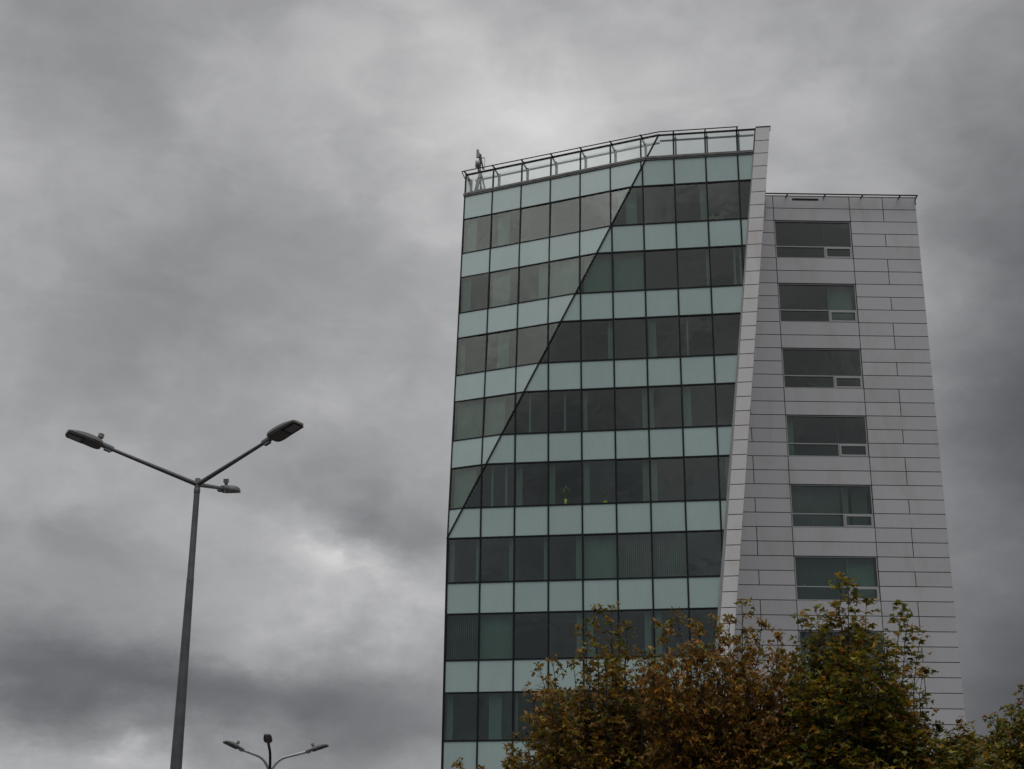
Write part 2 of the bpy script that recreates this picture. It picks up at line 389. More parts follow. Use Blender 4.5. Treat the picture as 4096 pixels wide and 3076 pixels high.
# mullions, transoms and the diagonal fold bar
mb = MB()
def seg(mb, fr, p, q, w, n0, n1):
    a = Vector((p[0], p[1])); b = Vector((q[0], q[1])); d = (b-a).normalized(); x = Vector((-d.y, d.x))*w/2
    mb.prism([tuple(a-x), tuple(b-x), tuple(b+x), tuple(a+x)], fr, n0, n1)
for j in range(0, 10):
    u = j*WB
    zt = min(ZT, u/KD_B-.02) if j else 0
    zb = max(ZBOT, (u-12.52)/.115)
    if zt > zb: seg(mb, FB, (u+(.035 if j == 0 else 0), zb), (u+(.035 if j == 0 else 0), zt), .075 if j else .10, -.12, .035)
bpart(mb, 'mullion_bars', MAT['mullion'])
mb = MB()
for j in range(0, 7):
    u = j*WA; zb = u/KD_A+.05
    if zb < ZT: seg(mb, FA, (u+(.03 if j == 0 else 0), max(zb, .05)), (u+(.03 if j == 0 else 0), ZT), .06, -.12, .033)
bpart(mb, 'folded_facet_mullions', MAT['mullion'])
mb = MB()
for k in range(1, LASTROW+1):
    for z in (zW(k), zS(k)):
        if z > 18: continue
        u0 = KD_B*z if z > 0 else 0.02
        seg(mb, FB, (u0+.03, z), (ug(z), z), .066, -.11, .03)
        if z > .1: seg(mb, FA, (.02, z), (KD_A*z-.03, z), .05, -.11, .028)
for z in (-12.6, -14, -16.1, -17.5): seg(mb, FB, (.02, z), (ug(z), z), .066, -.11, .03)
bpart(mb, 'transom_bars', MAT['mullion'])
mb = MB(); p0 = OB+NB*.01; p1 = OB+HB*(KD_B*ZTOP)+ZV*ZTOP+NB*.01
mb.bar(p0, p1, .065, .10, up=NB)
bpart(mb, 'fold_bar', MAT['mullion'])
# lower storeys, below the picture: one glazed wall with the same mullions in front
mb = MB().prism([(0, ZBOT), (ug(ZBOT)-.05, ZBOT), (ug(zW(9)), zW(9)-.04), (0, zW(9)-.04)], FB, -.05, -.02)
bpart(mb, 'lower_glazing', MAT['spandrel'])

# white leaning blade: cassettes 0.7 m high on a dark carcass
def tone_attr(o, per=6, lo=.965, hi=1.03):
    me = o.data; a = me.attributes.new('tone', 'FLOAT', 'FACE')
    nb = max(1, len(me.polygons)//per)
    vals = [random.uniform(lo, hi) for _ in range(nb+1)]
    a.data.foreach_set('value', [vals[i//per] for i in range(len(me.polygons))])
mb = MB(); GAP = .019
z = ZBOT
zz = [ZBOT]+[.7*i for i in range(math.ceil((ZBOT+.2)/.7), 29)]+[20.34]
for a, b in zip(zz[:-1], zz[1:]):
    if b-a < .05: continue
    mb.prism([(ul(a+GAP), a+GAP), (ur(a+GAP), a+GAP), (ur(b-GAP), b-GAP), (ul(b-GAP), b-GAP)], FB, .02, .075)
o_ = bpart(mb, 'blade_cladding', MAT['blade'], fix=False); tone_attr(o_)
mb = MB().prism([(ul(ZBOT)+.01, ZBOT), (ur(ZBOT)-.008, ZBOT), (ur(20.33)-.008, 20.33), (ul(20.33)+.01, 20.33)], FB, -.35, .045)
bpart(mb, 'blade_carcass', MAT['joint'])
mb = MB().prism([(ug(ZBOT)-.03, ZBOT), (ul(ZBOT)+.004, ZBOT), (ul(ZT), ZT), (ug(ZT)-.03, ZT)], FB, -.1, .05)
bpart(mb, 'blade_reveal', MAT['reveal'])
mb = MB()
seg(mb, FB, (ul(20.37)-.02, 20.36), (ur(20.37)+.02, 20.36), .05, -.36, .09)
bpart(mb, 'blade_cap', MAT['rail'])

# tower body behind the glass: side walls, back wall, roof, slabs, core
def V(u, v, z): return OB+HB*u+NBk*v+ZV*z
vA = lambda z: .1375*z
DEEP = 15.0
mb = MB()
mb.add([V(0, .02, ZBOT), V(0, .02, 0), V(0, vA(ZT)+.02, ZT), V(0, DEEP, ZT), V(0, DEEP, ZBOT)], [(0, 1, 2, 3, 4)])
mb.add([V(ur(ZBOT)-.06, .3, ZBOT), V(ur(ZT)-.06, .3, ZT), V(ur(ZT)-.06, DEEP, ZT), V(ur(ZBOT)-.06, DEEP, ZBOT)], [(0, 1, 2, 3)])
mb.add([V(0, DEEP, ZBOT), V(0, DEEP, ZT), V(ur(ZT)-.06, DEEP, ZT), V(ur(ZBOT)-.06, DEEP, ZBOT)], [(0, 1, 2, 3)])
o_ = bpart(mb, 'tower_wall', MAT['wing'], fix=False); tone_attr(o_, 1)
def footprint(z, inset):
    x1 = ur(z)-.1
    if z <= .3: return [(.06, inset), (x1, inset), (x1, DEEP-.1), (.06, DEEP-.1)]
    return [(.06, vA(z)+inset), (KD_B*z, inset), (x1, inset), (x1, DEEP-.1), (.06, DEEP-.1)]
mb = MB()
for k in range(1, LASTROW+2):
    z0, z1 = zW(k)+.02, zW(k)+.42
    for (a, b) in ((z0, z1),):
        P = footprint(b, .16); m = len(P)
        vs = [V(u, v, a) for u, v in P]+[V(u, v, b) for u, v in P]
        mb.add(vs, [tuple(range(m-1, -1, -1)), tuple(range(m, 2*m))]+[(i, (i+1) % m, (i+1) % m+m, i+m) for i in range(m)])
bpart(mb, 'floor_slab', MAT['floor'])
mb = MB()
for k in range(1, LASTROW+1):      # knee walls behind the spandrel glass
    P = footprint(zW(k)+1.4, .16)
    for (a, b) in zip(P[:2] if len(P) == 4 else P[:3], P[1:2] if len(P) == 4 else P[1:3]):
        vs = [V(a[0], a[1], zW(k)+.43), V(b[0], b[1], zW(k)+.43), V(b[0], b[1], zW(k)+1.38), V(a[0], a[1], zW(k)+1.38)]
        mb.add(vs, [(0, 1, 2, 3)])
bpart(mb, 'knee_wall', MAT['floor'], fix=False)
mb = MB()
for k in range(1, LASTROW+1):
    z0, z1 = zW(k+1)+.43, zW(k)+.01
    mb.add([V(.1, 5.6, z0), V(ur(z0)-.15, 5.6, z0), V(ur(z1)-.15, 5.6, z1), V(.1, 5.6, z1)], [(0, 1, 2, 3)])
    for u in random.sample([3.1, 4.65, 6.2, 7.75, 9.3, 10.8, 12.3], 3):       # partitions between offices
        if u < KD_B*z1 + .5: continue
        mb.add([V(u, .5, z0), V(u, 5.6, z0), V(u, 5.6, z1), V(u, .5, z1)], [(0, 1, 2, 3)])
bpart(mb, 'inner_wall', MAT['room'], fix=False)
mb = MB()
for u in (2.3, 6.9, 11.3):
    mb.tube([V(u, 3.2, ZBOT), V(u, 3.2, ZT-.1)], .25, 16)
bpart(mb, 'column', MAT['room'], smooth=True)
P = footprint(ZT, .1); m = len(P)
mb = MB().add([V(u, v, ZT-.02) for u, v in P]+[V(u, v, ZT+.06) for u, v in P],
              [tuple(range(m-1, -1, -1)), tuple(range(m, 2*m))]+[(i, (i+1) % m, (i+1) % m+m, i+m) for i in range(m)])
bpart(mb, 'tower_roof', MAT['roof'])

for k, u0, v0 in ((6, 1.9, 1.3), (6, 1.9, 2.6), (6, 4.1, 1.5), (7, 3.7, 1.2), (7, 3.7, 2.4), (7, 5.0, 1.6), (3, 6.2, 1.5), (3, 9.4, 1.8), (4, 5.6, 1.4), (4, 10.2, 1.6), (5, 6.8, 1.5), (2, 11.0, 1.6)):
    z1 = zW(k)+.015
    mb = MB(); c = [V(u0, v0, z1-.05), V(u0+1.15, v0, z1-.05), V(u0+1.15, v0+.28, z1-.05), V(u0, v0+.28, z1-.05)]
    mb.add(c+[p+ZV*.05 for p in c], [(3,2,1,0),(4,5,6,7),(0,1,5,4),(1,2,6,5),(2,3,7,6),(3,0,4,7)])
    bpart(mb, 'ceiling_light', MAT['cup'])

# trim under the parapet, in three stepped strips
mb = MB()
for (a, b, n1) in ((ZT-.02, ZT+.05, .06), (ZT+.052, ZT+.12, .09), (ZT+.122, ZTT+.01, .055)):
    mb.prism([(KD_B*a, a), (ul(a)-.005, a), (ul(b)-.005, b), (KD_B*b, b)], FB, -.08, n1)
    mb.prism([(-.03, a), (KD_A*a, a), (KD_A*b, b), (-.03, b)], FA, -.08, n1)
bpart(mb, 'parapet_trim', MAT['trim'])
# parapet glass
for face, fr, w in (('B', FB, WB), ('A', FA, WA)):
    for j in range(0, 11):
        a, b = j*w, (j+1)*w
        p = [(a+.03, ZTT+.02), (b-.03, ZTT+.02), (b-.03, ZTOP-.03), (a+.03, ZTOP-.03)]
        if face == 'B': p = clip(clip(p, -1, KD_B, -.03), 1, -.1108, 12.59)
        else: p = clip(p, 1, -KD_A, -.03)
        if len(p) > 2 and area(p) > .05:
            bpart(MB().prism(p, fr, -.02, -.005), 'parapet_glass', MAT['parapet'])
mb = MB()
for j in range(7, 10): seg(mb, FB, (j*WB, ZTT), (j*WB+.01, ZTOP), .075, -.09, .03)
for j in range(0, 7): seg(mb, FA, (j*WA+(.03 if j == 0 else 0), ZTT), (j*WA+(.03 if j == 0 else 0), ZTOP), .055, -.08, .03)
seg(mb, FB, (KD_B*ZTOP, ZTOP-.03), (ul(ZTOP)-.01, ZTOP-.03), .055, -.085, .034)
seg(mb, FA, (0, ZTOP-.03), (KD_A*ZTOP, ZTOP-.03), .055, -.085, .034)
seg(mb, FB, (ul(ZTT)-.03, ZTT), (ul(ZTOP)-.03, ZTOP), .06, -.085, .032)
bpart(mb, 'parapet_frame', MAT['rail'])
mb = MB(); side = []
for i in range(4):
    v0, v1 = 2.75+i*1.9, 2.75+(i+1)*1.9
    side.append([V(.04, v0+.04, ZTT+.02), V(.04, v1-.04, ZTT+.02), V(.04, v1-.04, ZTOP-.03), V(.04, v0+.04, ZTOP-.03)])
    mb.bar(V(.04, v1, ZTT-.1), V(.04, v1, ZTOP), .06, .07, up=NB)
    mb.bar(V(.10, v1+.1, ZT), V(.62, v1+.1, ZTOP-.12), .09, .10, up=NB); mb.bar(V(.62, v1+.1, ZT), V(.62, v1+.1, ZTOP-.1), .09, .1, up=NB)
    mb.bar(V(.10, v1+.1, ZTOP-.4), V(.62, v1+.1, ZTOP-.12), .05, .06, up=NB)
mb.bar(V(.04, 2.75, ZTOP-.03), V(.04, 10.35, ZTOP-.03), .07, .07); mb.bar(V(.62, 3.3, ZTOP-.1), V(.62, 10.35, ZTOP-.1), .06, .07); mb.bar(V(.04, 2.75, ZTT), V(.04, 10.35, ZTT), .08, .08)
bpart(mb, 'side_parapet_frame', MAT['bracket'])
for q in side:
    off_ = HB*.012; vs = q+[p+off_ for p in q]
    bpart(MB().add(vs, [(0,1,2,3),(7,6,5,4),(0,4,5,1),(1,5,6,2),(2,6,7,3),(3,7,4,0)]), 'parapet_glass', MAT['parapet'])
# inner stiffening frame of the parapet: a beam and knee brackets 0.6 m behind the glass
mb = MB(); zi = ZTOP-.05
def onA(u, z, n): return OB+HA*u+DA*z+NA*n
def onB(u, z, n): return OB+HB*u+ZV*z+NB*n
mb.bar(onA(.3, zi, -.6), onA(KD_A*zi-.15, zi, -.6), .06, .08); mb.bar(onB(KD_B*zi+.05, zi, -.55), onB(ul(zi)-.1, zi, -.55), .06, .08)
for j in range(0, 7):
    u = j*WA+.06
    mb.bar(onA(u, ZT+.05, -.62), onA(u, zi+.1, -.62), .10, .12, up=NA)
    mb.bar(onA(u, zi-.02, -.62), onA(u, ZTOP-.06, -.08), .05, .07)
    mb.bar(onA(u, zi-.38, -.64), onA(u, zi-.02, -.40), .05, .05)
for j in range(7, 10):
    u = j*WB+.10
    mb.bar(onB(u, ZT+.05, -.55), onB(u, zi+.1, -.55), .09, .12, up=NB)
    mb.bar(onB(u, zi-.02, -.55), onB(u, ZTOP-.06, -.08), .05, .07)
    mb.box(tuple(onB(u, zi+.02, -.5)-Vector((.07, .05, .05))), tuple(onB(u, zi+.02, -.5)+Vector((.07, .05, .05))))
bpart(mb, 'parapet_braces', MAT['bracket'])
# handrail standing clear of the parapet on short outriggers
mb = MB(); zr = ZTOP-.085; off = .40
e0, e1, e2 = onA(-.02, zr, off), onA(KD_A*zr+.02, zr, off), onB(14.0, zr, off+.02)
e1 = onB(KD_B*zr+.05, zr, off+.01)
mb.bar(e0, e1, .04, .04); mb.bar(e1, e2, .04, .04)
for j in range(0, 7): mb.bar(onA(j*WA+.12, zr-.02, off), onA(j*WA+.12, ZTOP-.06, .02), .07, .04)
for j in range(7, 10): mb.bar(onB(j*WB+.03, zr-.02, off), onB(j*WB+.03, ZTOP-.06, .02), .07, .05)
mb.bar(e0, onA(-.02, ZTOP-.25, .0), .035, .035)
bpart(mb, 'handrail', MAT['rail'])

# right wing: cassettes in courses of 0.7 m, window bays, rail, vent
mb = MB(); G = .019
WL, WR = -4.6, 7.285
def wp(a, b, r):
    z1, z0 = -.7*r-G, -.7*(r+1)+G
    mb.prism([(a+G, z0), (b-G, z0), (b-G, z1), (a+G, z1)], FW, -.025, .03)
wing_rows = int(OW.z/.7)
for r in range(-1, wing_rows):
    J = (r % 5) in (4, 0, 2)
    for a, b in (((WL, -3.40), (-3.40, -1.69), (-1.69, -.01)) if J else ((WL, -3.40), (-3.40, -.01))): wp(a, b, r)
    for a, b in (((3.88, 5.58), (5.58, WR)) if J else ((3.88, WR),)): wp(a, b, r)
    if (r % 5) in (4, 0): wp(-.01, 3.88, r)
o_ = bpart(mb, 'wing_cladding', MAT['wing'], fix=False); tone_attr(o_, 6, .93, 1.04)
mb = MB()
wz0 = -OW.z
def wallband(z0, z1, a, b): mb.prism([(a, z0), (b, z0), (b, z1), (a, z1)], FW, -.30, 0)
wallband(wz0, .69, WL, 0.0); wallband(wz0, .69, 3.87, WR-.01)
NWIN = 10
for s in range(0, NWIN):
    top = -.7-3.5*s
    wallband(top, .69 if s == 0 else top+1.4, 0.0, 3.87)
wallband(wz0, -.7-3.5*NWIN+1.4, 0.0, 3.87)
def VW(u, v, z): return OW+HW*u-NW*v+ZV*z
bpart(mb, 'wing_wall', MAT['joint'])
mb = MB()
mb.add([VW(WR-.02, .3, wz0), VW(WR-.02, .3, .69), VW(WR-.02, 14, .69), VW(WR-.02, 14, wz0)], [(0, 1, 2, 3)])
mb.add([VW(WL, 14, wz0), VW(WL, 14, .69), VW(WR-.02, 14, .69), VW(WR-.02, 14, wz0)], [(0, 1, 2, 3)])
o_ = bpart(mb, 'wing_side_wall', MAT['wing'], fix=False); tone_attr(o_, 1)
mb = MB().add([VW(WL, .3, .60), VW(WR-.02, .3, .60), VW(WR-.02, 14, .60), VW(WL, 14, .60)], [(0, 1, 2, 3)])
bpart(mb, 'wing_roof', MAT['roof'], fix=False)
mb = MB().prism([(WL, .692), (WR+.012, .692), (WR+.012, .725), (WL, .725)], FW, -.32, .045)
bpart(mb, 'wing_coping', MAT['trim'])
mb = MB()
for s in range(NWIN):               # rooms behind the wing windows
    zt, zb = -.70-3.5*s, -3.35-3.5*s
    P = [VW(-1, .32, zb), VW(5, .32, zb), VW(5, 4.5, zb), VW(-1, 4.5, zb), VW(-1, .32, zt), VW(5, .32, zt), VW(5, 4.5, zt), VW(-1, 4.5, zt)]
    mb.add(P, [(0, 1, 2, 3), (4, 5, 6, 7), (3, 2, 6, 7), (0, 3, 7, 4), (1, 2, 6, 5)])
bpart(mb, 'wing_room', MAT['room'], fix=False)
# one wing window and its copies
def framebars(mb, a, b, z0, z1, w, n0, n1):
    mb.prism([(a, z0), (b, z0), (b, z0+w), (a, z0+w)], FW, n0, n1); mb.prism([(a, z1-w), (b, z1-w), (b, z1), (a, z1)], FW, n0, n1)
    mb.prism([(a, z0+w), (a+w, z0+w), (a+w, z1-w), (a, z1-w)], FW, n0, n1); mb.prism([(b-w, z0+w), (b, z0+w), (b, z1-w), (b-w, z1-w)], FW, n0, n1)
mb = MB(); framebars(mb, .005, 3.865, -2.795, -.705, .045, -.14, -.02)
mb.prism([(.05, -2.165), (3.82, -2.165), (3.82, -2.115), (.05, -2.115)], FW, -.14, -.025)
mb.prism([(2.44, -2.75), (2.50, -2.75), (2.50, -2.166), (2.44, -2.166)], FW, -.14, -.028)
frame0 = bpart(mb, 'wing_window', MAT['wframe'])
mb = MB().prism([(.05, -2.115), (2.452, -2.115), (2.452, -.75), (.05, -.75)], FW, -.10, -.085)
mb.prism([(2.462, -2.115), (3.82, -2.115), (3.82, -.75), (2.462, -.75)], FW, -.099, -.084)
kids = [bpart(mb, 'upper_pane', MAT['window'], frame0)]
mb = MB().prism([(.05, -2.75), (2.44, -2.75), (2.44, -2.166), (.05, -2.166)], FW, -.10, -.085)
kids.append(bpart(mb, 'lower_pane', MAT['window'], frame0))
mb = MB(); framebars(mb, 2.505, 3.818, -2.748, -2.168, .075, -.12, -.005)
cas = bpart(mb, 'casement', MAT['wframe'], frame0); kids.append(cas)
mb = MB().prism([(2.58, -2.673), (3.743, -2.673), (3.743, -2.243), (2.58, -2.243)], FW, -.08, -.065)
kids.append(bpart(mb, 'casement_pane', MAT['window'], frame0))
mb = MB().prism([(2.452, -2.115), (2.462, -2.115), (2.462, -.75), (2.452, -.75)], FW, -.11, -.06)
kids.append(bpart(mb, 'glass_joint', MAT['bracket'], frame0))
frames = [frame0]
for s in range(1, NWIN):
    c = frame0.copy(); COL.objects.link(c); c.location = (0, 0, -3.5*s); frames.append(c)
    for kd in kids:
        d = kd.copy(); COL.objects.link(d); d.parent = c
wing_blinds = {1: [(2.55, 3.75, .3)], 3: [(.05, .38, .3)], 4: [(.1, 2.4, .95), (2.55, 2.75, .4), (3.0, 3.7, 1.0)], 5: [(.1, 2.4, 1.0), (2.5, 3.8, .25)], 6: [(.1, .5, .4)]}
for s, L in wing_blinds.items():
    for (a, b, ang) in L:
        mb = MB(); u = a
        while u < b:
            ca, sa = math.cos(ang)*.052, math.sin(ang)*.052
            pts = [OW+HW*(u+q*ca)+ZV*z+NW*(-.34+q*sa) for q, z in ((-1, -2.75), (1, -2.75), (1, -.72), (-1, -.72))]
            mb.add(pts, [(0, 1, 2, 3)]); u += .093
        bpart(mb, 'vertical_blind', MAT['blind'], frames[s], fix=False)
# vent slot with louvre blades
mb = MB(); framebars(mb, .965, 2.335, .43, .588, .018, -.02, .036)
vent = bpart(mb, 'vent', MAT['wframe'])
mb = MB().prism([(.983, .448), (2.317, .448), (2.317, .57), (.983, .57)], FW, .026, .0315)
bpart(mb, 'vent_opening', MAT['bezel'], vent)
mb = MB()
for i in range(4):
    z = .462+i*.028; mb.prism([(.983, z), (2.317, z), (2.317, z+.006), (.983, z+.006)], FW, .032, .042)
bpart(mb, 'louvre_slats', MAT['joint'], vent)
# rail in front of the wing's parapet, on outriggers
mb = MB(); zr2, of2 = .605, .45
mb.bar(VW(WL, -of2, zr2), VW(7.29, -of2, zr2), .055, .05)
for u in (-3.1, -1.2, .68, 2.6, 4.5, 6.41): mb.bar(VW(u, -of2, zr2-.02), VW(u, 0, .66), .06, .045)
mb.bar(VW(7.27, -of2, zr2), VW(7.27, 0, .60), .05, .05); mb.bar(VW(7.27, -.03, .30), VW(7.27, -.03, .62), .04, .04)
bpart(mb, 'wing_rail', MAT['rail'])
# rain pipe at the foot of the blade
mb = MB().tube([V(12.9, -.10, -5.2), V(12.9, -.22, -5.2), V(12.9, -.25, -5.4), V(12.9, -.25, ZBOT)], .10, 14)
bpart(mb, 'rain_pipe', MAT['bracket'], smooth=True)

# ------------------------------------------------------------------ things in the windows
def potted_plant(name, base, pot_h, height, spread, n, label, group, pot_r=.10):
    t = thing(name, base, label, 'plant', group)
    mb = MB().tube([(0, 0, 0), (0, 0, pot_h)], [pot_r*.8, pot_r], 18); mb.build('pot', MAT['pot'], t, smooth=True)
    mb = MB(); lf = MB()
    for i in range(n):
        a = random.uniform(0, 6.28); hh = height*random.uniform(.35, 1); r = spread*random.uniform(.2, 1)*(1.15-hh/height*.7)
        p = Vector((math.cos(a)*r, math.sin(a)*r*.5, pot_h+hh)); mid = Vector((p.x*.3, p.y*.3, pot_h+hh*.6))
        mb.tube([(0, 0, pot_h-.02), mid, p], [.006, .005, .003], 5)
        for k in range(5):
            c = mid.lerp(p, random.uniform(.3, 1.05)); d = Vector((random.gauss(0, 1), random.gauss(0, .7), random.gauss(.1, .6))).normalized()
            s = random.uniform(.05, .10); x = d.cross(Vector((.3, .8, .5))).normalized()*s*.42
            lf.add([c, c+d*s*.5+x, c+d*s*1.2, c+d*s*.5-x], [(0, 1, 2, 3)])
    mb.build('stems', MAT['houseplant'], t, fix=False); lf.build('leaves', MAT['houseplant'], t, fix=False)
    return t
sill5 = zS(6)
PG = 'potted plants standing behind the office windows'
potted_plant('potted_plant', V(5.42, .09, sill5+.03), .24, .72, .38, 30, 'tall bushy plant in a lime yellow pot behind the fourth office window from the left', PG, .09)
potted_plant('potted_plant', V(7.22, .09, sill5+.03), .085, .50, .26, 14, 'small plant in a low lime yellow pot, right of the tall potted plant', PG, .11)
rp = bpy.data.objects.new('window_sill_plants', None)
bpy.data.objects.remove(rp)
potted_plant('potted_plant', V(12.75, .10, zS(2)+.03), .05, .30, .45, 18, 'low spreading plants behind the top row of windows beside the white fin', PG, .10)
t = thing('paper_cup', VW(.45, .25, -.70-3.5*5-1.40), 'small white cup standing behind the lowest uncovered window of the white wing', 'cup')
mb = MB().tube([(0, 0, -.02), (0, 0, .13)], [.045, .055], 16); mb.build('cup_body', MAT['cup'], t, smooth=True)
mb = MB().tube([(0, 0, .13), (0, 0, .142)], [.058, .056], 16); mb.build('rim', MAT['cup'], t, smooth=True)

# ------------------------------------------------------------------ rooftop antenna
an = at((1840+345/4.1525)/K, (560+250/4.1525)/K, 71.6)
base = Vector((an.x, an.y, OB.z+ZT+.06))
t = thing('rooftop_antenna', base, 'grey panel antenna with drum dish on a mast at the left roof corner', 'antenna')
hh = an.z-base.z
pm = 1/355*71.6/68.4*1.02
mb = MB().tube([(0, 0, 0), (0, 0, hh+.02)], .022, 10); mb.build('mast', MAT['steel'], t, smooth=True)
mb = MB()
for dx, dy in ((-.42, .1), (.40, -.1), (.05, .5), (-.2, -.35)): mb.bar((dx, dy, 0), (0, 0, hh*.66), .08, .08)
mb.bar((-.42, .1, .04), (.40, -.1, .04), .05); mb.bar((.05, .5, .04), (-.2, -.35, .04), .05); mb.bar((-.25, .06, hh*.25), (.24, -.06, hh*.25), .045)
mb.build('tripod', MAT['bracket'], t)
mb = MB(); fr_ = (Vector((0, -.03, hh)), Vector((1, 0, 0)), ZV, Vector((0, -1, 0)))
mb.prism([(-.23, -.18), (-.10, -.18), (-.03, .0), (-.03, .05), (-.09, .15), (-.095, .29), (-.23, .29)], fr_, -.06, .06)
mb.build('panel', MAT['antenna'], t, bevel=.008)
mb = MB().tube([(-.27, -.02, hh-.56), (-.04, -.02, hh-.56)], [.19, .19], 24); mb.build('dish', MAT['antenna'], t, smooth=True)
mb = MB(); mb.bar((-.03, 0, hh+.04), (-.03, 0, hh-.5), .13, .07); mb.bar((.0, -.02, hh-.1), (.09, -.02, hh-.62), .08, .06); mb.bar((.03, .0, hh-.3), (.14, 0, hh-.85), .11, .08); mb.bar((-.05, .0, hh-.4), (-.10, 0, hh-.95), .10, .08)
mb.bar((.02, -.03, hh+.02), (.055, -.03, hh-.30), .03); mb.bar((-.06, -.02, hh-.38), (.10, -.02, hh-.60), .04)
mb.build('bracket', MAT['steel'], t)
mb = MB(); mb.bar((.0, 0, hh-.17), (.215, 0, hh-.17), .035); mb.bar((.215, 0, hh-.155), (.215, 0, hh-.95), .03)
mb.build('side_frame', MAT['antenna'], t)

# ------------------------------------------------------------------ street lamps
def lamp_head(parent, L=.70, W=.33, sensor=True, lensmat=None):
    """flat housing along +X from the arm's end, arched on top and flat below; returned in local axes"""
    secs = []
    for tt in [0, .04, .1, .2, .32, .45, .6, .75, .88, .96, 1.0]:
        x = tt*L
        w = W*(.62+.38*min(1, tt/.14)**.5)*(1-.30*max(0, (tt-.25)/.75)**1.6)
        if tt == 1.0: w *= .9
        if tt == 0: w *= .8
        h = .086*(math.sin(math.pi*min(1, (tt*.86+.14)))**.75)+.012
        secs.append((x, w/2, h))
    n = 9; vs = []; fs = []
    for (x, w, h) in secs:
        for i in range(n):
            a = math.pi*i/(n-1); c = math.cos(a); s = math.sin(a)
            vs.append((x, -w*math.copysign(abs(c)**.75, c), h*abs(s)**.6))
    for k in range(len(secs)-1):
        for i in range(n-1): fs.append((k*n+i, k*n+i+1, (k+1)*n+i+1, (k+1)*n+i))
    fs.append(tuple(range(n-1, -1, -1))); fs.append(tuple((len(secs)-1)*n+i for i in range(n)))
    sh = MB().add(vs, fs).build('lamp_head', MAT['head'], parent, smooth=True)
    # underside plate, slightly inset, sagging at its middle
    ub = MB(); lo = [(x, w*.97) for x, w, h in secs]
    poly = [(x, -w) for x, w in lo]+[(x, w) for x, w in reversed(lo)]
    k = len(poly); ub.add([(x, y, .002) for x, y in poly]+[(x*.985+.006, y*.9, -.03) for x, y in poly], [tuple(range(k-1, -1, -1)), tuple(range(k, 2*k))]+[(i, (i+1) % k, (i+1) % k+k, i+k) for i in range(k)])
    ub.build('underside', MAT['underside'], sh)
    ww = W*.39
    bz = MB().box((L*.50, -ww, -.040), (L*.96, ww, -.0305)); bz.build('bezel', MAT['bezel'], sh, bevel=.01)
    MB().box((L*.58, -ww*.62, -.046), (L*.92, ww*.62, -.0405)).build('lens', MAT['lens'], sh, bevel=.004)
    sp = MB().tube([(-.20, 0, .025), (-.06, 0, .03), (.03, 0, .035), (.07, 0, .04)], [.05, .052, .045, .04], 14)
    sp.box((-.17, -.03, -.045), (-.05, .03, -.01))
    sp.build('clamp', MAT['head'], sh, smooth=True)
    if sensor:
        sm = MB().tube([(.075, 0, .09), (.075, 0, .135)], [.032, .032], 12); sm.tube([(.075, 0, .135), (.075, 0, .20)], [.052, .052], 14); sm.tube([(.075, 0, .20), (.075, 0, .207)], [.046, .046], 14)
        sm.build('sensor', MAT['sensor'], sh, smooth=True)
    return sh
def orient(o, pos, d, parent_loc):
    x = Vector(d).normalized(); y = ZV.cross(x).normalized(); z = x.cross(y)
    Mx = Matrix((x, y, z)).transposed().to_4x4(); Mx.translation = Vector(pos); o.matrix_local = Mx

# near lamp: three straight arms set at even angles
DL = 26.0
topp = at(427, 1042, DL)
lamp = thing('street_lamp', (topp.x, topp.y, 0), 'tall grey street lamp with three straight arms, nearest the camera', 'street lamp', 'street lamps')
hz = topp.z
mb = MB(); zj = hz-1.72
mb.tube([(0, 0, 0), (0, 0, .5), (0, 0, zj), ], [.15, .145, .062], 20)
mb.tube([(0, 0, zj-.12), (0, 0, zj+.002), (0, 0, zj+.02), (0, 0, hz-.16)], [.0625, .0625, .058, .050], 20)
mb.tube([(0, 0, 0), (0, 0, .03)], .25, 20)
mb.build('pole', MAT['pole'], lamp, smooth=True)
mb = MB().tube([(0, 0, hz-.21), (0, 0, hz-.19), (0, 0, hz-.12), (0, 0, hz-.11)], [.05, .056, .056, .05], 20)
mb.tube([(0, 0, hz-.11), (0, 0, hz+.055), (0, 0, hz+.07)], [.05, .05, .042], 20)
mb.build('crown_collar', MAT['pole'], lamp, smooth=True)
lamp.location.x += .0098*hz; lamp.rotation_euler = (0, -.0098, 0)       # the pole stands a touch out of plumb
azl = math.atan2(topp.x, topp.y)
def vdir(right, toward):   # horizontal direction in the lamp's own view frame
    c, s = math.cos(azl), math.sin(azl)
    return Vector((right*c - toward*s, -right*s - toward*c, 0))
for (ri, to, h, sens) in ((-.964, .265, .42, True), (.687, .727, .48, False), (.30, -.954, .43, True)):
    d = vdir(ri, to).normalized(); rho = 1.62
    root = Vector((0, 0, hz-.03)) + d*.03; tip = Vector((0, 0, hz-.03))+d*rho+ZV*h
    arm = MB().tube([root, root.lerp(tip, .5), tip], [.042, .036, .029], 16).build('arm', MAT['arm'], lamp, smooth=True)
    ax = (tip-root).normalized()
    hd = lamp_head(lamp, .63, .38, sens); orient(hd, tip+ax*.10-Vector((0, 0, .02)), ax, lamp.location)

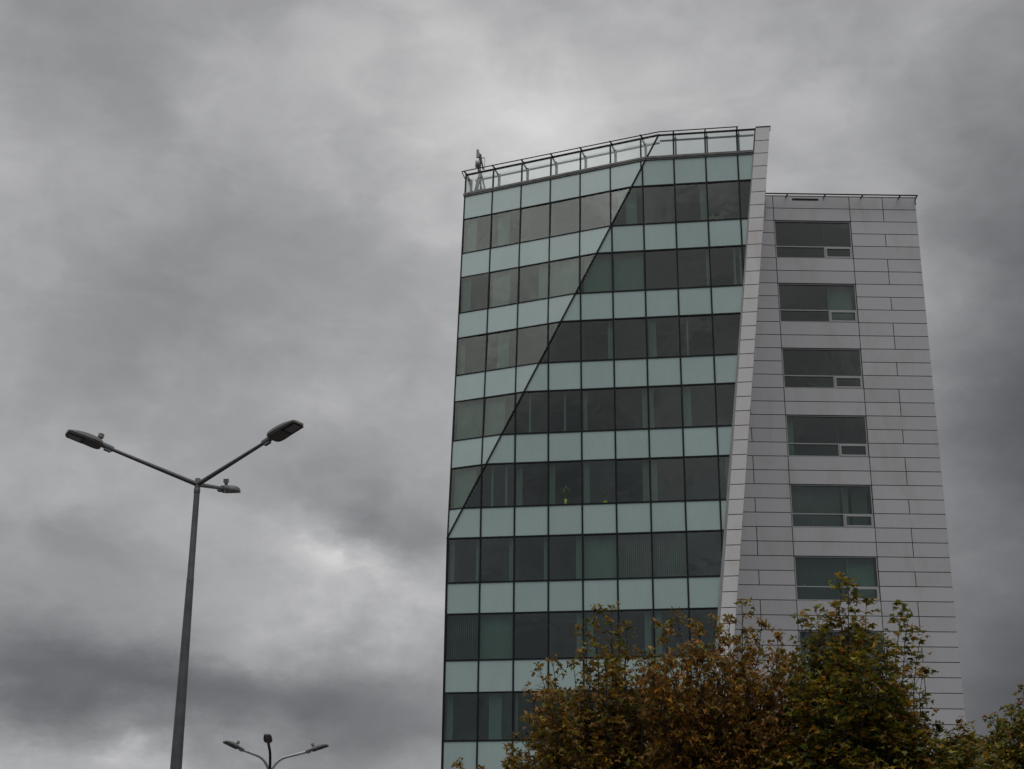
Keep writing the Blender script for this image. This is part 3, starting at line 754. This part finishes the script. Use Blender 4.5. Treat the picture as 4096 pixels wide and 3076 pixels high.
# far lamp: three arms that curve out of the pole top
DF = 51.0
fb = at(583, 1668, DF)
lamp2 = thing('street_lamp', (fb.x, fb.y, 0), 'distant street lamp with three curved pale arms at the bottom edge', 'street lamp', 'street lamps')
h2 = fb.z
MB().tube([(0, 0, 0), (0, 0, .4), (0, 0, h2+.05)], [.11, .105, .055], 16).build('pole', MAT['silver'], lamp2, smooth=True)
azl = math.atan2(fb.x, fb.y)
for (ri, to, hgt, reach, ml) in ((-.82, .57, .92, 1.12, 'silver'), (.906, .42, .90, 1.27, 'silver'), (-.087, .996, 1.12, 1.15, 'rail')):
    d = vdir(ri, to).normalized(); P = []
    for i in range(13):
        s = i/12
        a = min(1, s/.55)*math.pi/2*.86
        if s <= .55: x = .62*(1-math.cos(a)); z = .69*hgt*math.sin(a)
        else: x = .62*(1-math.cos(math.pi/2*.86)) + (s-.55)/.45*(reach-.49); z = .69*hgt*math.sin(math.pi/2*.86)+(s-.55)/.45*(reach-.49)*.20
        P.append(Vector((0, 0, h2-.15))+d*(x+.03)+ZV*z)
    MB().tube(P, .043, 12).build('arm', MAT[ml], lamp2, smooth=True)
    ax = (P[-1]-P[-2]).normalized()
    hd = lamp_head(lamp2, .56, .28, True); orient(hd, P[-1]+ax*.12, (ax+ZV*.10).normalized(), lamp2.location)

# ------------------------------------------------------------------ maples
def leaf_mat(name):
    m, t, b = newmat(name)
    at_ = t.nodes.new('ShaderNodeAttribute'); at_.attribute_name = 'leafcol'
    t.links.new(at_.outputs['Color'], b.inputs['Base Color']); b.inputs['Roughness'].default_value = .5; b.inputs['Specular IOR Level'].default_value = .35
    tr = t.nodes.new('ShaderNodeBsdfTranslucent'); t.links.new(at_.outputs['Color'], tr.inputs[0])
    mx = t.nodes.new('ShaderNodeMixShader'); mx.inputs[0].default_value = .35
    t.links.new(b.outputs[0], mx.inputs[1]); t.links.new(tr.outputs[0], mx.inputs[2]); t.links.new(mx.outputs[0], t.nodes['Material Output'].inputs[0])
    return m
LEAFM = leaf_mat('maple_leaf')
# half outline of a five-lobed leaf, stem end at the origin, tip along +y
HALF = [(0, 0.02), (.24, -.08), (.44, .00), (.34, .17), (.62, .30), (.56, .46), (.36, .47), (.24, .52), (.29, .70), (.13, .76), (0, 1.0)]
OUTL = np.array(HALF + [(-x, y) for x, y in HALF[-2:0:-1]])
CEN = np.array([0, .36])
def leaves_object(pos, dirs, ups, size, colr, curl, name, parent, loc):
    """every leaf is a small folded, curled fan of triangles"""
    n = len(pos); k = len(OUTL)
    x = np.cross(dirs, ups); x /= np.linalg.norm(x, axis=1)[:, None]+1e-9
    u = np.cross(x, dirs)
    pts = np.vstack([OUTL, CEN])                       # k+1
    px = pts[:, 0][None, :]*size[:, None]; py = (pts[:, 1])[None, :]*size[:, None]
    ax = np.abs(pts[:, 0])[None, :]
    pz = curl[:, None]*(ax*.55 - (pts[:, 1][None, :]-.3)**2*.9)*size[:, None]
    Vt = pos[:, None, :] + px[..., None]*x[:, None, :] + py[..., None]*dirs[:, None, :] + pz[..., None]*u[:, None, :]
    Vt = Vt.reshape(-1, 3) - np.array(loc)[None, :]
    base = (np.arange(n)*(k+1))[:, None]
    i = np.arange(k)[None, :]
    tri = np.stack([base+i, base+(i+1) % k, np.broadcast_to(base+k, (n, k))], -1).reshape(-1, 3)
    me = bpy.data.meshes.new(name)
    me.vertices.add(len(Vt)); me.vertices.foreach_set('co', Vt.astype(np.float32).ravel())
    me.loops.add(tri.size); me.loops.foreach_set('vertex_index', tri.astype(np.int32).ravel())
    me.polygons.add(len(tri)); me.polygons.foreach_set('loop_start', np.arange(0, tri.size, 3, dtype=np.int32))
    me.polygons.foreach_set('loop_total', np.full(len(tri), 3, dtype=np.int32)); me.update(calc_edges=True)
    a = me.attributes.new('leafcol', 'FLOAT_COLOR', 'FACE')
    c4 = np.concatenate([colr, np.ones((n, 1))], 1); a.data.foreach_set('color', np.repeat(c4, k, 0).astype(np.float32).ravel())
    me.shade_smooth(); me.materials.append(LEAFM)
    o = bpy.data.objects.new(name, me); COL.objects.link(o); o.parent = parent; return o

PAL = dict(green=(.12, .140, .020), olive=(.25, .20, .022), brown=(.25, .14, .028), rust=(.28, .125, .024), orange=(.46, .22, .022), dark=(.065, .072, .020), tan=(.30, .185, .075), pale=(.17, .18, .075), red=(.24, .08, .045))
def maple(trunk_px, Y, tips, fill, mix_top, mix_low, label, leafy=1.0, radius=.15, ydep=1.6, sizes=(.055, .13), low=1500, curlr=(.2, 1.3)):
    tb = at(trunk_px, 1661, Y); basep = Vector((tb.x, Y, 0))
    t = thing('maple_tree', basep, label, 'tree', 'autumn maple trees in front of the office block')
    fork = 3.2
    wood = MB(); limb = MB()
    wood.tube([(0, 0, -.1), (0, 0, .25), (.02, 0, 1.2), (.03, .02, 2.2), (0, 0, fork), (-.02, 0, fork+1.6), (.03, 0, fork+3.0)], [radius*1.35, radius*1.1, radius, radius*.92, radius*.85, radius*.55, radius*.3], 14)
    P, D, S, C, CU = [], [], [], [], []
    ends = [(at(px, py, Y+dy), True) for px, py, dy in tips]
    for (px, py, dy) in fill: ends.append((at(px, py, Y+dy), False))
    zt_all = max(e.z for e, _ in ends)
    keys_t, w_t = zip(*mix_top.items()); keys_l, w_l = zip(*mix_low.items())
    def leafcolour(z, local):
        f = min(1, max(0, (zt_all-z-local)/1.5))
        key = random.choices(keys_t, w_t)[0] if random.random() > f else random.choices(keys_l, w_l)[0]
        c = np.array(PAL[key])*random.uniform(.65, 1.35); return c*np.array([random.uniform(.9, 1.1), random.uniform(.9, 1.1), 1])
    def spray(p, d, n, col_off):
        for _ in range(n):
            q = p + Vector((random.gauss(0, .05), random.gauss(0, .05), random.gauss(0, .035)))
            dd = Vector((d.x+random.gauss(0, .9), d.y+random.gauss(0, .9), random.gauss(-.12, .22))).normalized()
            P.append(q); D.append(dd); S.append(random.uniform(*sizes)); C.append(leafcolour(q.z, col_off)); CU.append(random.uniform(*curlr)*random.choice((1, 1, -1)))
    for e, listed in ends:
        tip = e-basep; col_off = random.gauss(0, .35)
        start_h = fork + max(0, min(3.0, (tip.z-fork)*random.uniform(.0, .45)))
        s = Vector((0, 0, start_h)); hor = Vector((tip.x, tip.y, 0))
        c1 = s + hor*.55 + ZV*(tip.z-start_h)*.22; n = 14; pts = []
        for i in range(n+1):
            a = i/n; p = s*(1-a)**2 + c1*2*a*(1-a) + tip*a*a
            p += Vector((random.gauss(0, .025), random.gauss(0, .025), 0))*(1 if 0 < i < n else 0); pts.append(p)
        L = (tip-s).length
        limb.tube(pts, [max(.005, .0075*L*(1-i/n)**.9+.004) for i in range(n+1)], 6, cap=False)
        steps = int(L*.72/.095)
        for i in range(steps):
            a = 1-(i/steps)*.72; x = a*n; i0 = min(n-1, int(x)); p = pts[i0].lerp(pts[i0+1], x-i0)
            ax = (pts[i0+1]-pts[i0]).normalized()
            ln = min(.75, .10+.55*(1-a)**.6*(.6+.5*random.random())) * (1 if listed else 1.25)
            for sgn in (0, 1):
                if random.random() > .80*leafy: continue
                th = random.uniform(0, 6.28); sd_ = Vector((math.cos(th), math.sin(th), random.uniform(-.05, .75))); dv = (sd_+ax*.5).normalized()
                q = p+dv*ln
                if ln > .12: limb.tube([p, p.lerp(q, .5)+ZV*.02, q], [.006, .0045, .003], 4, cap=False)
                spray(q, dv, random.choice((4, 4, 5)) if ln > .12 else 2, col_off)
                if ln > .28: spray(p.lerp(q, .6), dv, 3, col_off)
        spray(tip, Vector((0, 0, 1)), 5, col_off)
    # the lower crown, under the picture
    for _ in range(low):
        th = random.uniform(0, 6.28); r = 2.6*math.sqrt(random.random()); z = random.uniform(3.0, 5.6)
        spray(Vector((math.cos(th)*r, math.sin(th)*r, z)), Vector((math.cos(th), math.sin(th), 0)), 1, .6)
    tr = wood.build('trunk', MAT['bark'], t, smooth=True)
    limb.build('branches', MAT['bark'], t, smooth=True, fix=False)
    P = np.array([tuple(p) for p in P]); D = np.array([tuple(d) for d in D])
    ups = rng.normal(0, .27, (len(P), 3)) + np.array([0, 0, 1.0])
    leaves_object(P, D, ups, np.array(S), np.array(C), np.array(CU), 'crown', t, (0, 0, 0))
    return len(P)
def filler(n, x0, x1, top, y1=1720, dep=1.7):
    """inner shoots: anywhere under the outline given by top(x)"""
    res = []
    for _ in range(n):
        x = random.uniform(x0, x1); y0 = top(x); y = y0+(y1-y0)*random.random()**1.2; res.append((x, y, random.uniform(-dep, dep)))
    return res
def outline(*pts):
    def f(x):
        for (a, b), (c, d) in zip(pts, pts[1:]):
            if a <= x <= c: return b+(d-b)*(x-a)/(c-a)
        return pts[0][1] if x < pts[0][0] else pts[-1][1]
    return f
r_ = lambda: random.uniform(-1.1, 1.1)
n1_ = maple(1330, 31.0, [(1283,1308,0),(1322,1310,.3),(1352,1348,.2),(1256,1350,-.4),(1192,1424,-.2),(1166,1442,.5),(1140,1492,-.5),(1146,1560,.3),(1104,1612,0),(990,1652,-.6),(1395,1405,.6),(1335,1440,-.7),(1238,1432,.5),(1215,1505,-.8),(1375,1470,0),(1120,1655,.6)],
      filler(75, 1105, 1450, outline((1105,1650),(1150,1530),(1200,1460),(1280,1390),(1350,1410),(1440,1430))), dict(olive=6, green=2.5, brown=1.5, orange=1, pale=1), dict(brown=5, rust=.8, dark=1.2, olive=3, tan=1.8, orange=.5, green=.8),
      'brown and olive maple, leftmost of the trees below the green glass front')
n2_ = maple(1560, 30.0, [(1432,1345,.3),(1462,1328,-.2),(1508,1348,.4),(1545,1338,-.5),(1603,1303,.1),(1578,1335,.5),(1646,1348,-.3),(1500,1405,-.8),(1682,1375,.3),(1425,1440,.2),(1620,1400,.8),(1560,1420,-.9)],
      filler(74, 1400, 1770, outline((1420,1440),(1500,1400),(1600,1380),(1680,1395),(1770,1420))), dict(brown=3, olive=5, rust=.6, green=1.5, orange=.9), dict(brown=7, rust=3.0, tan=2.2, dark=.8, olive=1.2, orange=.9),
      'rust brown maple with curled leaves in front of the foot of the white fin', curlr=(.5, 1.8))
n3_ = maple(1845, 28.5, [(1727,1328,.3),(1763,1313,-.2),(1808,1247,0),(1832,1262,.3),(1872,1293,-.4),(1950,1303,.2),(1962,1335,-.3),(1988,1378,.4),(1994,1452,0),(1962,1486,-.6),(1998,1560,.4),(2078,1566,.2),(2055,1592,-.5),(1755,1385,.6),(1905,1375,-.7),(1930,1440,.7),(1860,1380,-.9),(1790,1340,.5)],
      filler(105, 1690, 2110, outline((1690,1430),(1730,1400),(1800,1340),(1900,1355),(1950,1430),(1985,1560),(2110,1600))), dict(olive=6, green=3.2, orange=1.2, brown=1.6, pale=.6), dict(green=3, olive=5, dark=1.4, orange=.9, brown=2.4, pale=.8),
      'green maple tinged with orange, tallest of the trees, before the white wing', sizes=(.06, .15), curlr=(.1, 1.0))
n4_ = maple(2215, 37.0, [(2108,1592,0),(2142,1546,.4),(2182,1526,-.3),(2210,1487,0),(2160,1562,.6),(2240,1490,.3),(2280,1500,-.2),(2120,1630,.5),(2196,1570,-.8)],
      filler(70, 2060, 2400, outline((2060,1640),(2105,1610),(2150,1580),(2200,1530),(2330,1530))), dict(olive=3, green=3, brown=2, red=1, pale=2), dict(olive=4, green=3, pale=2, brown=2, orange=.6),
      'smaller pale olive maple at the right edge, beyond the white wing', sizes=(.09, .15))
print('leaves', n1_, n2_, n3_, n4_)
